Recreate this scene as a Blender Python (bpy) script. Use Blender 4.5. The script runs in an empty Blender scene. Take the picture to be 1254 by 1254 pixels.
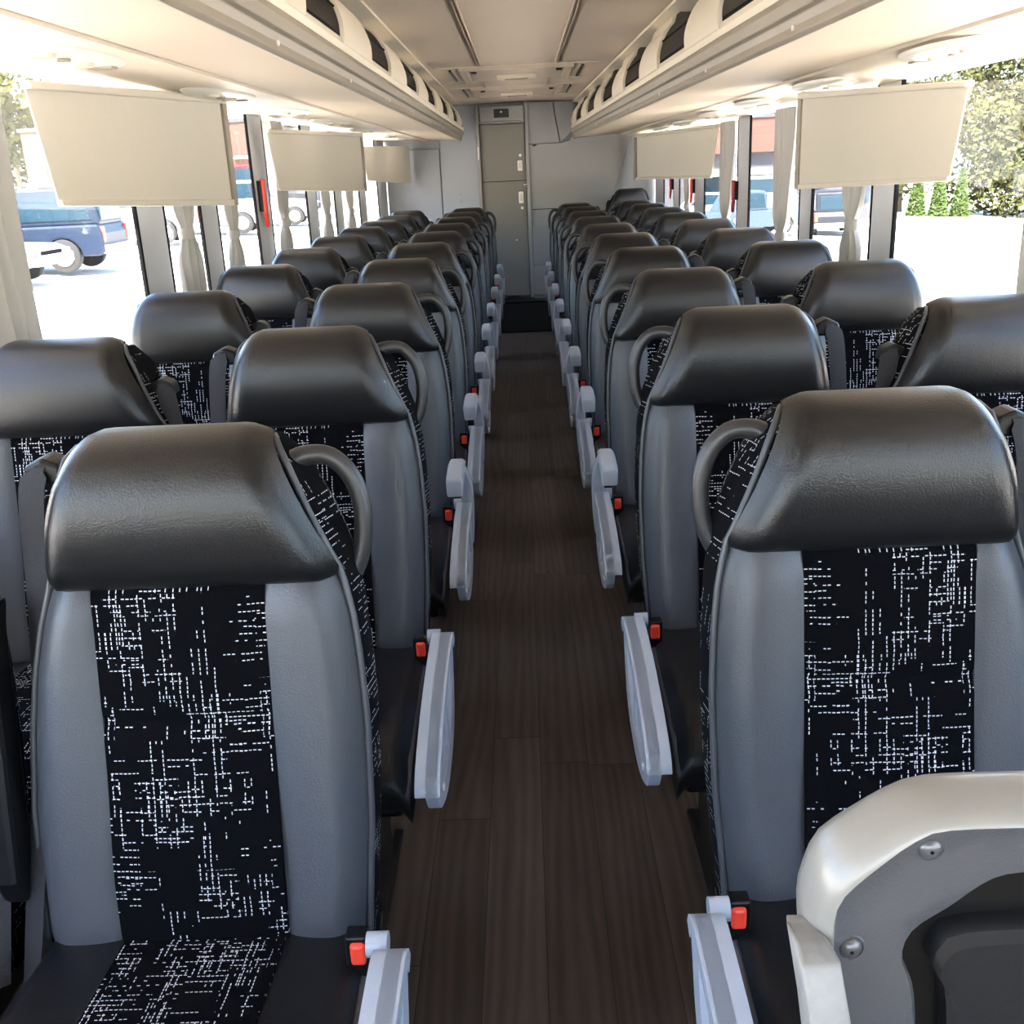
import bpy, math, random
from mathutils import Matrix, Vector
random.seed(7)
C = bpy.context.scene.collection
PI = math.pi

# ---------------------------------------------------------------- camera
def v3(a): return Vector(a)
d = v3((10/1254, -420/1254, 1)).normalized()
up0 = v3((0, -1, 0)); up = (up0 - d*up0.dot(d)).normalized()
rt = d.cross(up)
if rt.x < 0: rt = -rt
ROLL = .042
c_, s_ = math.cos(ROLL), math.sin(ROLL)
up2 = up*c_ - rt*s_; rt2 = rt*c_ + up*s_
Rm = Matrix((rt2, d, up2))
M = Matrix(((Rm[0][0], -Rm[0][1], -Rm[0][2]), (Rm[1][0], -Rm[1][1], -Rm[1][2]), (Rm[2][0], -Rm[2][1], -Rm[2][2])))
cam = bpy.data.cameras.new('camera'); cam.lens = 36; cam.sensor_width = 36; cam.clip_start = .02; cam.clip_end = 600
co = bpy.data.objects.new('camera', cam); C.objects.link(co)
co.matrix_world = Matrix.Translation((0, 0, 1.40)) @ M.to_4x4()
bpy.context.scene.camera = co

# ---------------------------------------------------------------- sky, sun, exposure
w = bpy.data.worlds.new('sky'); bpy.context.scene.world = w; w.use_nodes = True
wn = w.node_tree.nodes; wl = w.node_tree.links
sky = wn.new('ShaderNodeTexSky'); sky.sky_type = 'NISHITA'; sky.sun_disc = False
sky.sun_elevation = math.radians(58); sky.sun_rotation = math.radians(190); sky.air_density = 1.0; sky.dust_density = 1.5
bg = wn['Background']; wl.new(sky.outputs[0], bg.inputs[0]); bg.inputs[1].default_value = .50
sun = bpy.data.lights.new('sun', 'SUN'); sun.energy = 14; sun.angle = math.radians(.6); sun.color = (1, .93, .82)
so = bpy.data.objects.new('sun', sun); C.objects.link(so); so.rotation_euler = (math.radians(34), 0, math.radians(-12))
sc = bpy.context.scene
sc.view_settings.view_transform = 'Standard'; sc.view_settings.look = 'None'
sc.view_settings.gamma = 1; sc.view_settings.use_curve_mapping = False
sc.view_settings.exposure = 1.78
sc.cycles.diffuse_bounces = 6; sc.cycles.max_bounces = 12; sc.cycles.sample_clamp_indirect = 6

# ---------------------------------------------------------------- materials
def mat(name, col, rough=.5, metal=0., spec=.5, bump=0., bscale=200., coat=0., var=0., vscale=4.):
    m = bpy.data.materials.new(name); m.use_nodes = True
    n = m.node_tree.nodes; l = m.node_tree.links; b = n['Principled BSDF']
    b.inputs['Base Color'].default_value = (*col, 1); b.inputs['Roughness'].default_value = rough
    b.inputs['Metallic'].default_value = metal; b.inputs['Specular IOR Level'].default_value = spec
    b.inputs['Coat Weight'].default_value = coat
    tc = n.new('ShaderNodeTexCoord')
    if var:
        t = n.new('ShaderNodeTexNoise'); t.inputs['Scale'].default_value = vscale; t.inputs['Detail'].default_value = 4
        l.new(tc.outputs['Object'], t.inputs['Vector'])
        r = n.new('ShaderNodeMix'); r.data_type = 'RGBA'
        r.inputs[6].default_value = (*[c*(1-var) for c in col], 1); r.inputs[7].default_value = (*[min(1, c*(1+var)) for c in col], 1)
        l.new(t.outputs[0], r.inputs[0]); l.new(r.outputs[2], b.inputs['Base Color'])
    if bump:
        t = n.new('ShaderNodeTexNoise'); t.inputs['Scale'].default_value = bscale; t.inputs['Detail'].default_value = 2
        l.new(tc.outputs['Object'], t.inputs['Vector'])
        bn = n.new('ShaderNodeBump'); bn.inputs['Strength'].default_value = bump; bn.inputs['Distance'].default_value = .002
        l.new(t.outputs[0], bn.inputs['Height']); l.new(bn.outputs[0], b.inputs['Normal'])
    return m

class NT:
    """small node-maths helper"""
    def __init__(s, m): s.n = m.node_tree.nodes; s.l = m.node_tree.links
    def m(s, op, a, b=0., c=None):
        x = s.n.new('ShaderNodeMath'); x.operation = op
        for i, v in enumerate((a, b) if c is None else (a, b, c)):
            if isinstance(v, (int, float)): x.inputs[i].default_value = v
            else: s.l.new(v, x.inputs[i])
        return x.outputs[0]
    def rnd(s, a, b, seed=0.):
        x = s.n.new('ShaderNodeTexWhiteNoise'); x.noise_dimensions = '3D'
        cb = s.n.new('ShaderNodeCombineXYZ')
        for i, v in enumerate((a, b, seed)):
            if isinstance(v, (int, float)): cb.inputs[i].default_value = v
            else: s.l.new(v, cb.inputs[i])
        s.l.new(cb.outputs[0], x.inputs['Vector']); return x.outputs['Value']

def fabric_mat(name, dens, thread, base=(.0022, .0022, .003)):
    m = bpy.data.materials.new(name); m.use_nodes = True; t = NT(m); b = t.n['Principled BSDF']
    uv = t.n.new('ShaderNodeUVMap'); uv.uv_map = 'UVMap'
    nz = t.n.new('ShaderNodeTexNoise'); nz.inputs['Scale'].default_value = 60; t.l.new(uv.outputs[0], nz.inputs['Vector'])
    sep = t.n.new('ShaderNodeSeparateXYZ'); t.l.new(uv.outputs[0], sep.inputs[0])
    wob = t.m('MULTIPLY', t.m('SUBTRACT', nz.outputs[0], .5), .0022)
    U = t.m('ADD', sep.outputs[0], wob); V = t.m('SUBTRACT', sep.outputs[1], wob)
    masks = []
    for (bw, bh, sp, sd, vert) in ((.046, .080, .0085, 1., True), (.070, .040, .0088, 2., False), (.030, .055, .0072, 3., True), (.050, .034, .0078, 4., False)):
        cu = t.m('FLOOR', t.m('DIVIDE', U, bw)); cv = t.m('FLOOR', t.m('DIVIDE', V, bh))
        on = t.m('LESS_THAN', t.rnd(cu, cv, sd), dens)
        a, q = (U, V) if vert else (V, U)
        li = t.m('DIVIDE', a, sp); lf = t.m('ABSOLUTE', t.m('SUBTRACT', t.m('FRACT', li), .5)); lid = t.m('FLOOR', li)
        line = t.m('LESS_THAN', lf, thread/sp/2)
        seg = t.m('LESS_THAN', t.rnd(lid, t.m('FLOOR', t.m('DIVIDE', q, .016)), sd+.9), .80)
        has = t.m('LESS_THAN', t.rnd(lid, t.m('FLOOR', t.m('DIVIDE', q, .045)), sd+.5), .62)
        dp = t.m('DIVIDE', q, .0055); dash = t.m('LESS_THAN', t.m('FRACT', dp), .66)
        gap = t.m('LESS_THAN', t.rnd(lid, t.m('FLOOR', dp), sd+.7), .78)
        k = on
        for x in (line, has, dash, gap, seg): k = t.m('MULTIPLY', k, x)
        masks.append(k)
    s = masks[0]
    for k in masks[1:]: s = t.m('MAXIMUM', s, k)
    mx = t.n.new('ShaderNodeMix'); mx.data_type = 'RGBA'
    mx.inputs[6].default_value = (*base, 1); mx.inputs[7].default_value = (.55, .55, .58, 1)
    t.l.new(s, mx.inputs[0]); t.l.new(mx.outputs[2], b.inputs['Base Color'])
    b.inputs['Roughness'].default_value = .95; b.inputs['Specular IOR Level'].default_value = .05
    return m

LEATHER = mat('black_leather', (.007, .007, .0078), .30, spec=.42, bump=.25, bscale=420)
BOLSTER = mat('charcoal_leather', (.048, .052, .060), .40, spec=.5, bump=.25, bscale=420)
SEATLEATHER = mat('seat_leather', (.006, .0065, .008), .42, spec=.3, bump=.2, bscale=420)
FABRIC = fabric_mat('patterned_fabric', .34, .0012)
SIDEFAB = fabric_mat('speckled_side_fabric', .22, .0011, (.004, .004, .005))
PIPING = mat('piping_vinyl', (.045, .048, .055), .35)
BLACKPL = mat('black_plastic', (.004, .004, .0045), .35, spec=.3)
HANDLE = mat('handle_plastic', (.026, .026, .028), .38, bump=.1)
STRAP = mat('belt_webbing', (.014, .014, .017), .6, spec=.3, bump=.4, bscale=900)
RED = mat('red_plastic', (.85, .06, .03), .35)
GREYPL = mat('grey_plastic', (.36, .40, .455), .42, bump=.08)
BASEM = mat('black_metal', (.015, .015, .016), .4, metal=.3)
CREAM = mat('cream_panel', (.66, .585, .46), .55, var=.03, vscale=2)
CEIL = mat('ceiling_panel', (.60, .505, .405), .6, var=.05, vscale=1.3)
CEILTRIM = mat('ceiling_strip', (.50, .42, .33), .5)
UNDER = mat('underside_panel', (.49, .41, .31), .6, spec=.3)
SIDEP = mat('window_side_panel', (.60, .52, .41), .45, spec=.4)
RAIL = mat('rack_rail', (.28, .245, .19), .4, var=.05)
WHITEPL = mat('white_plastic', (.80, .77, .70), .3, spec=.6)
RACKDARK = mat('rack_inside', (.10, .085, .065), .7)
PILLAR = mat('pillar_grey', (.42, .425, .44), .5)
RUBBER = mat('black_rubber', (.005, .005, .0055), .8, spec=.1)
REARGREY = mat('rear_grey', (.30, .295, .285), .45, var=.04)
REARLIGHT = mat('rear_light_grey_lit', (.36, .375, .40), .5, var=.03)  # window light on the wall's right end is put into this paler colour
SIDEWALL = mat('side_wall_grey', (.16, .165, .175), .6)
CURTAIN = None
def cloth(name, col, trans):
    m = bpy.data.materials.new(name); m.use_nodes = True; n = m.node_tree.nodes; l = m.node_tree.links
    n.remove(n['Principled BSDF'])
    a = n.new('ShaderNodeBsdfDiffuse'); b = n.new('ShaderNodeBsdfTranslucent'); x = n.new('ShaderNodeMixShader')
    t = n.new('ShaderNodeTexNoise'); t.inputs['Scale'].default_value = 25
    mx = n.new('ShaderNodeMix'); mx.data_type = 'RGBA'; mx.inputs[6].default_value = (*[c*.96 for c in col], 1); mx.inputs[7].default_value = (*col, 1)
    l.new(t.outputs[0], mx.inputs[0]); l.new(mx.outputs[2], a.inputs[0]); l.new(mx.outputs[2], b.inputs[0])
    x.inputs[0].default_value = trans; l.new(a.outputs[0], x.inputs[1]); l.new(b.outputs[0], x.inputs[2])
    l.new(x.outputs[0], n['Material Output'].inputs[0]); return m
CURTAIN = cloth('curtain_cloth', (.50, .485, .455), .20)
SHADE = cloth('shade_cloth', (.66, .62, .53), .10)
SHADEBAR = mat('shade_bar', (.62, .57, .47), .45)

def glass_mat():
    m = bpy.data.materials.new('window_glass'); m.use_nodes = True; n = m.node_tree.nodes; l = m.node_tree.links
    n.remove(n['Principled BSDF'])
    a = n.new('ShaderNodeBsdfTransparent'); a.inputs[0].default_value = (.93, .94, .95, 1)
    b = n.new('ShaderNodeBsdfGlossy'); b.inputs['Roughness'].default_value = .02
    f = n.new('ShaderNodeLayerWeight'); p5 = n.new('ShaderNodeMath'); p5.operation = 'POWER'; p5.inputs[1].default_value = 5
    ma = n.new('ShaderNodeMath'); ma.operation = 'MULTIPLY_ADD'; ma.inputs[1].default_value = .5; ma.inputs[2].default_value = .025
    f.inputs[0].default_value = .5; l.new(f.outputs['Facing'], p5.inputs[0]); l.new(p5.outputs[0], ma.inputs[0])
    x = n.new('ShaderNodeMixShader'); l.new(ma.outputs[0], x.inputs[0]); l.new(a.outputs[0], x.inputs[1]); l.new(b.outputs[0], x.inputs[2])
    l.new(x.outputs[0], n['Material Output'].inputs[0]); return m
GLASS = glass_mat()

def floor_mat():
    m = bpy.data.materials.new('wood_plank_vinyl'); m.use_nodes = True; t = NT(m); b = t.n['Principled BSDF']
    tc = t.n.new('ShaderNodeTexCoord'); sep = t.n.new('ShaderNodeSeparateXYZ'); t.l.new(tc.outputs['Object'], sep.inputs[0])
    pw = .118
    pi_ = t.m('DIVIDE', t.m('ADD', sep.outputs[0], 5.0+.083-5.074+.118*40-4.72+.0), pw)
    pid = t.m('FLOOR', pi_); pf = t.m('FRACT', pi_)
    yo = t.m('ADD', sep.outputs[1], t.m('MULTIPLY', t.rnd(pid, 3.), 1.3)); ye = t.m('DIVIDE', yo, 1.25)
    yid = t.m('FLOOR', ye); yf = t.m('FRACT', ye)
    tone = t.rnd(pid, yid, 1.)
    seam = t.m('MAXIMUM', t.m('LESS_THAN', pf, .016), t.m('LESS_THAN', yf, .0025))
    mp = t.n.new('ShaderNodeMapping'); mp.inputs['Scale'].default_value = (9, 1.1, 1); t.l.new(tc.outputs['Object'], mp.inputs[0])
    of = t.n.new('ShaderNodeVectorMath'); of.operation = 'ADD'; cb = t.n.new('ShaderNodeCombineXYZ')
    t.l.new(t.m('MULTIPLY', tone, 37.), cb.inputs[1]); t.l.new(mp.outputs[0], of.inputs[0]); t.l.new(cb.outputs[0], of.inputs[1])
    g = t.n.new('ShaderNodeTexNoise'); g.inputs['Scale'].default_value = 1.6; g.inputs['Detail'].default_value = 8; g.inputs['Roughness'].default_value = .65; g.inputs['Distortion'].default_value = .6
    t.l.new(of.outputs[0], g.inputs['Vector'])
    wv = t.n.new('ShaderNodeTexWave'); wv.wave_type = 'BANDS'; wv.bands_direction = 'X'; wv.inputs['Scale'].default_value = 1.3; wv.inputs['Distortion'].default_value = 14; wv.inputs['Detail'].default_value = 2; wv.inputs['Detail Scale'].default_value = .5
    t.l.new(of.outputs[0], wv.inputs['Vector'])
    gr = t.m('ADD', t.m('MULTIPLY', g.outputs[0], .8), t.m('MULTIPLY', wv.outputs['Fac'], .20))
    k = t.m('MULTIPLY', t.m('ADD', t.m('MULTIPLY', tone, .45), .60), gr)
    r = t.n.new('ShaderNodeValToRGB'); r.color_ramp.elements[0].position = .10; r.color_ramp.elements[0].color = (.027, .0215, .018, 1)
    r.color_ramp.elements[1].position = .75; r.color_ramp.elements[1].color = (.14, .112, .092, 1)
    t.l.new(k, r.inputs[0])
    mx = t.n.new('ShaderNodeMix'); mx.data_type = 'RGBA'; mx.inputs[7].default_value = (.008, .007, .006, 1)
    t.l.new(t.m('MULTIPLY', seam, .8), mx.inputs[0]); t.l.new(r.outputs[0], mx.inputs[6]); t.l.new(mx.outputs[2], b.inputs['Base Color'])
    b.inputs['Roughness'].default_value = .52; b.inputs['Specular IOR Level'].default_value = .35
    bn = t.n.new('ShaderNodeBump'); bn.inputs['Strength'].default_value = .25; bn.inputs['Distance'].default_value = .001
    t.l.new(k, bn.inputs['Height']); t.l.new(bn.outputs[0], b.inputs['Normal'])
    return m
FLOOR = floor_mat()

# ---------------------------------------------------------------- mesh builder
class MB:
    def __init__(s): s.v = []; s.f = []; s.uv = []
    def add(s, vs, fs, uvs=None):
        o = len(s.v); s.v += [tuple(p) for p in vs]; s.uv += (uvs or [(0, 0)]*len(vs))
        s.f += [tuple(i+o for i in f) for f in fs]; return s
    def box(s, x0, x1, y0, y1, z0, z1):
        return s.add([(x0,y0,z0),(x1,y0,z0),(x1,y1,z0),(x0,y1,z0),(x0,y0,z1),(x1,y0,z1),(x1,y1,z1),(x0,y1,z1)],
                     [(0,3,2,1),(4,5,6,7),(0,1,5,4),(1,2,6,5),(2,3,7,6),(3,0,4,7)])
    def prism(s, poly, ext, f):            # poly 2-D list, ext (lo,hi); f(p,q,e)->xyz
        n = len(poly)
        s.add([f(p, q, ext[0]) for p, q in poly]+[f(p, q, ext[1]) for p, q in poly],
              [tuple(range(n))[::-1], tuple(range(n, 2*n))]+[(i, (i+1) % n, n+(i+1) % n, n+i) for i in range(n)])
        return s
    def tube(s, pts, r, n=10, caps=True):
        pts = [Vector(p) for p in pts]; rr = r if isinstance(r, (list, tuple)) else [r]*len(pts)
        nrm = None; rings = []
        for i, p in enumerate(pts):
            t = (pts[min(i+1, len(pts)-1)]-pts[max(i-1, 0)]).normalized()
            if nrm is None: nrm = t.orthogonal().normalized()
            nrm = (nrm-t*nrm.dot(t)).normalized(); b = t.cross(nrm)
            rings.append([p+(nrm*math.cos(2*PI*k/n)+b*math.sin(2*PI*k/n))*rr[i] for k in range(n)])
        vs = [q for R_ in rings for q in R_]
        fs = [(i*n+k, i*n+(k+1) % n, (i+1)*n+(k+1) % n, (i+1)*n+k) for i in range(len(pts)-1) for k in range(n)]
        if caps: fs += [tuple(range(n))[::-1], tuple((len(pts)-1)*n+k for k in range(n))]
        return s.add(vs, fs)
    def grid(s, rows, uvrows=None, closeu=False):
        nr, nc = len(rows), len(rows[0])
        fs = [(i*nc+j, i*nc+j+1, (i+1)*nc+j+1, (i+1)*nc+j) for i in range(nr-1) for j in range(nc-1)]
        if closeu: fs += [(i*nc+nc-1, i*nc, (i+1)*nc, (i+1)*nc+nc-1) for i in range(nr-1)]
        return s.add([p for r in rows for p in r], fs, [u for r in uvrows for u in r] if uvrows else None)
    def loft(s, secs, caps=True, uvf=None):   # closed sections
        nr, nc = len(secs), len(secs[0])
        uv = [[uvf(p) for p in r] for r in secs] if uvf else None
        o = len(s.v); s.grid(secs, uv, True)
        if caps: s.f += [tuple(o+j for j in range(nc))[::-1], tuple(o+(nr-1)*nc+j for j in range(nc))]
        return s
    def disc(s, c, r, ax, h, n=20, r2=None):   # cylinder along axis
        ax = Vector(ax).normalized(); c = Vector(c)
        return s.tube([c, c+ax*h], [r, r if r2 is None else r2], n)
    def build(s, name, m, parent=None, smooth=False, bevel=0, seg=2, sub=0, solid=0, fix=True):
        me = bpy.data.meshes.new(name); me.from_pydata(s.v, [], s.f); me.update()
        if fix:
            import bmesh
            bm = bmesh.new(); bm.from_mesh(me); bmesh.ops.recalc_face_normals(bm, faces=bm.faces); bm.to_mesh(me); bm.free()
        ul = me.uv_layers.new(name='UVMap')
        for lp in me.loops: ul.data[lp.index].uv = s.uv[lp.vertex_index]
        if smooth: 
            me.shade_smooth()
        me.materials.append(m)
        o = bpy.data.objects.new(name, me); C.objects.link(o)
        if parent: o.parent = parent
        if solid: md = o.modifiers.new('s', 'SOLIDIFY'); md.thickness = solid
        if bevel: md = o.modifiers.new('b', 'BEVEL'); md.width = bevel; md.segments = seg; md.limit_method = 'ANGLE'; md.angle_limit = math.radians(40)
        if sub: md = o.modifiers.new('u', 'SUBSURF'); md.levels = sub; md.render_levels = sub
        if smooth and not sub:
            md = o.modifiers.new('e', 'EDGE_SPLIT'); md.split_angle = math.radians(50)
        return o

def tag(o, label, cat, group=None):
    o['label'] = label; o['category'] = cat
    if group: o['group'] = group
    return o
def struct(o): o['kind'] = 'structure'; return o
def empty(name, loc=(0, 0, 0), rz=0):
    o = bpy.data.objects.new(name, None); C.objects.link(o); o.location = loc; o.rotation_euler.z = rz; o.empty_display_size = .1; return o
def box(name, m, *b, parent=None, bevel=0): return MB().box(*b).build(name, m, parent, bevel=bevel)
def interp(tab, x):
    if x <= tab[0][0]: return tab[0][1]
    for (a, u), (b, v) in zip(tab, tab[1:]):
        if x <= b: return u+(v-u)*(x-a)/(b-a)
    return tab[-1][1]
def crom(pts, n):
    out = []; P = [pts[0]]+list(pts)+[pts[-1]]
    for i in range(1, len(P)-2):
        for k in range(n):
            t = k/n; a, b, c, e = P[i-1], P[i], P[i+1], P[i+2]
            out.append(tuple(.5*((2*b[j])+(-a[j]+c[j])*t+(2*a[j]-5*b[j]+4*c[j]-e[j])*t*t+(-a[j]+3*b[j]-3*c[j]+e[j])*t**3) for j in range(len(b))))
    out.append(tuple(pts[-1])); return out
def children(o): return [c for c in bpy.data.objects if c.parent == o]
def copy_tree(o, kids, parent=None):
    c = o.copy(); C.objects.link(c)
    if parent: c.parent = parent
    for ch, sub in kids: copy_tree(ch, sub, c)
    return c
def kidtree(o): return [(c, kidtree(c)) for c in children(o)]

# ---------------------------------------------------------------- bus body
YB, YF = 9.6, -1.9
HL, HR = 1.685, 1.610           # window header height, left and right wall
struct(box('floor', FLOOR, -1.24, 1.24, YF, 9.75, -.06, 0))
W = {}
for side, s, hz in (('left', -1, HL), ('right', 1, HR)):
    x0, x1 = sorted((s*1.2, s*1.26))
    o = struct(box('wall_'+side, SIDEWALL, x0, x1, YF, 9.75, -.06, .80)); W[side] = o
    struct(box('trim_%d' % (1 if s < 0 else 2), PILLAR, *sorted((s*1.17, s*1.262)), YF, 9.6, .80, .83, bevel=.005))
    box('header_panel', CREAM, x0, x1, YF, 9.75, hz, 2.02, parent=o)
    # ledge and heater duct along the foot of the wall
    box('heater_duct', SIDEWALL, *sorted((s*1.14, s*1.2)), YF, 9.5, 0, .16, parent=o, bevel=.01)
m = MB()
cs = [(-1.26, 2.0), (-.5, 2.0), (0, 2.02), (.62, 2.0), (1.26, 2.0), (1.26, 1.97), (.62, 1.945), (.3, 1.955), (0, 1.96), (-.3, 1.955), (-.5, 1.95), (-1.26, 1.97)]
m.prism(cs, (YF, 9.75), lambda p, q, e: (p, e, q)); CE = struct(m.build('ceiling', CEIL))
for x in (-.205, .222):
    m = MB(); 
    for dx in (-.009, .005): m.box(x+dx, x+dx+.005, YF, 6.15, 1.944, 1.956)
    m.build('ceiling_seam_strip', CEILTRIM, CE)
    m = MB().box(x-.02, x-.012, 7.15, 7.75, 1.946, 1.956); m.build('ceiling_seam_strip', CEILTRIM, CE)
for y in (3.1, 6.2, 7.2, 7.7, 8.75):
    MB().box(-.46, .46, y-.005, y+.005, 1.9465, 1.953).build('ceiling_cross_seam', CREAM, CE)
# front of the bus behind the camera, with windshield
m = MB(); m.box(-1.26, 1.26, YF-.05, YF, -.06, .85).box(-1.26, 1.26, YF-.05, YF, 1.88, 2.02).box(-1.26, -1.12, YF-.05, YF, .85, 1.88).box(1.12, 1.26, YF-.05, YF, .85, 1.88)
struct(m.build('wall_front', SIDEWALL))
struct(box('window_1', GLASS, -1.12, 1.12, YF-.03, YF-.024, .85, 1.88))

OC = struct(MB().prism([(-1.88, 1.76), (-1.2, 1.80), (-.55, 1.90), (-.55, 1.945), (-1.88, 1.945)], (-1.1, 1.1), lambda p, q, e: (e, p, q)).build('trim_92', BLACKPL, bevel=.01))  # unseen dark header, added to cut bright ceiling reflections on the head cushions
# pillars: (y0, y1) and the bays between
PL = [(1.1, 1.3), (3.315, 3.56), (3.985, 4.19), (4.83, 5.09), (6.0, 6.26), (6.9, 7.15), (7.95, 8.25), (9.0, 9.6)]
PR = [(1.1, 1.35), (3.46, 3.67), (4.44, 4.62), (5.68, 5.96), (7.05, 7.42), (8.16, 8.44), (9.05, 9.6)]
tn, wnn = 3, 2
for side, s, hz, PP in (('left', -1, HL, PL), ('right', 1, HR, PR)):
    prev = YF
    for (a, b) in PP:
        p = MB().box(*sorted((s*1.199, s*1.206)), a, b, .83, hz).build('trim_%d' % tn, PILLAR, bevel=.008); struct(p); tn += 1
        g = MB().box(*sorted((s*1.1975, s*1.2075)), a-.018, a-.001, .83, hz)
        if b < 9.5: g.box(*sorted((s*1.1975, s*1.2075)), b+.001, b+.014, .83, hz)
        g.build('window_gasket', RUBBER, p)
        if a-prev > .1:
            g = MB().box(*sorted((s*1.2015, s*1.2035)), prev+.0, a-.0, .83, hz).build('window_%d' % wnn, GLASS); struct(g); wnn += 1
            MB().box(*sorted((s*1.198, s*1.208)), prev+.014, a-.018, .83, .85).build('window_frame', RUBBER, g)
        prev = b

# ---------------------------------------------------------------- luggage racks (one each side)
def rx(s, x, y): return -x if s < 0 else x+.115-.015*y      # the right rack runs a little off parallel
def rack(s):
    side = 'left' if s < 0 else 'right'
    r = empty('luggage_rack', (0, 0, 0)); tag(r, 'long cream overhead luggage rack above the %s windows' % side, 'luggage rack', 'overhead luggage racks')
    zo = 0 if s < 0 else -.02
    wz = HL-.002 if s < 0 else HR-.002
    Y0, Y1 = YF+.01, 9.35
    def strip(name, prof, mt, y0=Y0, y1=Y1, par=r, n=14, bevel=0, smooth=False):
        m = MB(); ys = [y0+(y1-y0)*i/n for i in range(n+1)]
        m.loft([[(rx(s, x, y), y, z+zo) for x, z in prof] for y in ys]); return m.build(name, mt, par, bevel=bevel, smooth=smooth)
    # underside: outline (distance from centreline, height)
    xD = .80 if s < 0 else .90
    zw = wz-zo
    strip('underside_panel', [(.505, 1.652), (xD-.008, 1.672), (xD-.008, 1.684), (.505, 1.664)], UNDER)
    m = MB(); ys = [Y0+(9.59-Y0)*i/12 for i in range(13)]
    m.loft([[(rx(s, xD+.004, y), y, 1.666+zo), (s*(1.0), y, 1.675+zo*1.6), (s*1.215, y, wz), (s*1.215, y, wz+.015), (s*1.0, y, 1.70), (rx(s, xD, y), y, 1.70+zo)] for y in ys])
    m.build('window_side_panel', SIDEP, r)
    # rail with a recessed channel
    strip('front_rail', [(.478, 1.738), (.470, 1.715), (.474, 1.692), (.486, 1.688), (.492, 1.672), (.489, 1.655), (.497, 1.646), (.51, 1.65), (.51, 1.742), (.49, 1.745)], RAIL, bevel=.002)
    strip('rail_lip', [(.472, 1.762), (.466, 1.744), (.472, 1.728), (.488, 1.735), (.49, 1.765)], CREAM, bevel=.002)
    strip('ceiling_gutter', [(.495, 1.938), (.60, 1.932), (.60, 1.948), (.495, 1.948)], CREAM)
    strip('rack_back', [(1.12, 1.70), (1.14, 1.70), (1.14, 1.95), (1.12, 1.95)], RACKDARK)
    strip('rack_shelf', [(.50, 1.715), (1.12, 1.715), (1.12, 1.725), (.50, 1.725)], RACKDARK)
    # bulging front: curve from ceiling to rail
    prof = crom([(.56, 1.925), (.527, 1.905), (.500, 1.877), (.480, 1.842), (.467, 1.80), (.466, 1.765), (.470, 1.742)], 4)
    mod = 1.08 if s < 0 else 1.13; far0 = 3.06 if s < 0 else 2.98
    OW = .52 if s < 0 else .60
    k = -4
    while True:
        f = far0+k*mod; k += 1
        if f < Y0+.7: continue
        a, b = f+.001, min(f+mod-OW, Y1)
        if a > Y1-.1: break
        m = MB()
        ys = [a, (a+b)/2, b]
        m.loft([[(rx(s, x, y), y, z+(zo if z < 1.9 else 0)) for x, z in prof]+[(rx(s, x+.05, y), y, z+(zo if z < 1.9 else 0)) for x, z in prof[::-1]] for y in ys])
        p = m.build('arched_panel', CREAM, r, smooth=True)
        # pale edge trim on the side nearest the camera, and the divider behind it
        m = MB(); m.loft([[(rx(s, x-.004, y), y, z+(zo if z < 1.9 else 0)) for x, z in prof]+[(rx(s, x+.008, y), y, z+(zo if z < 1.9 else 0)) for x, z in prof[::-1]] for y in (a-.022, a)])
        m.build('edge_trim', CREAM, p)
        for yy in (a-.012, b-.02):
            pr = [(x+.008, z) for x, z in prof]+[(1.1, 1.735), (1.1, 1.925)]
            MB().loft([[(rx(s, x, y), y, z+(zo if z < 1.9 else 0)) for x, z in pr] for y in (yy, yy+.01)]).build('bin_divider', RACKDARK, p)
        if b < Y1-.05:
            o0, o1 = b, min(b+OW-.022, Y1)
            m = MB()
            for (x, z, rad) in ((.470, 1.768, .008), (.472, 1.838, .003)):
                m.tube([(rx(s, x+.012, o0), o0, z+zo), (rx(s, x+.012, o1), o1, z+zo)], rad, 8)
            m.build('retaining_bar', RUBBER if True else RAIL, p, smooth=True)
        k_ = 0
    # small round screws on the rail
    for i in range(8):
        y = 2.3+i*.95
        c = Vector((rx(s, .489, y), y, 1.668+zo))
        MB().disc(c, .006, (-s if s > 0 else 1, 0, 0), .004, 10).build('rail_screw', WHITEPL, r)
    return r
rack(-1); rack(1)

# oval reading light units on the underside by the windows
def light_unit(s, x, y, z, label, first):
    o = empty('reading_light_unit', (s*x, y, z)); tag(o, label, 'reading light', 'oval reading light units')
    m = MB(); n = 24
    m.loft([[(.10*k*math.cos(2*PI*i/n), .27*k*math.sin(2*PI*i/n), h) for i in range(n)] for k, h in ((1, .004), (1, -.004), (.95, -.010), (.55, -.013))]); m.build('oval_bezel', WHITEPL, o, smooth=True)
    for yy in (-.10, .10):
        MB().disc((0, yy, -.011), .028, (0, 0, -1), .010, 16, .022).build('spot_lamp', CREAM, o)
    MB().disc((0, .0, -.011), .014, (0, 0, -1), .008, 12).build('call_button', RAIL, o)
    m = MB().box(-.03, .03, .19, .23, -.016, -.008); m.build('switch', RAIL, o, bevel=.002)
names = ['nearest the camera', 'second from the camera', 'third from the camera', 'fourth from the camera', 'fifth from the camera', 'sixth from the camera', 'seventh from the camera']
for i, y in enumerate((2.35, 3.55, 4.55, 5.6, 6.7, 7.8)):
    light_unit(-1, .955, y, 1.677, 'oval white reading light unit under the left rack, '+names[i], i)
for i, y in enumerate((2.75, 3.85, 4.9, 5.9, 6.9, 7.9)):
    light_unit(1, 1.075, y, 1.634, 'oval white reading light unit under the right rack, '+names[i], i)

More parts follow.
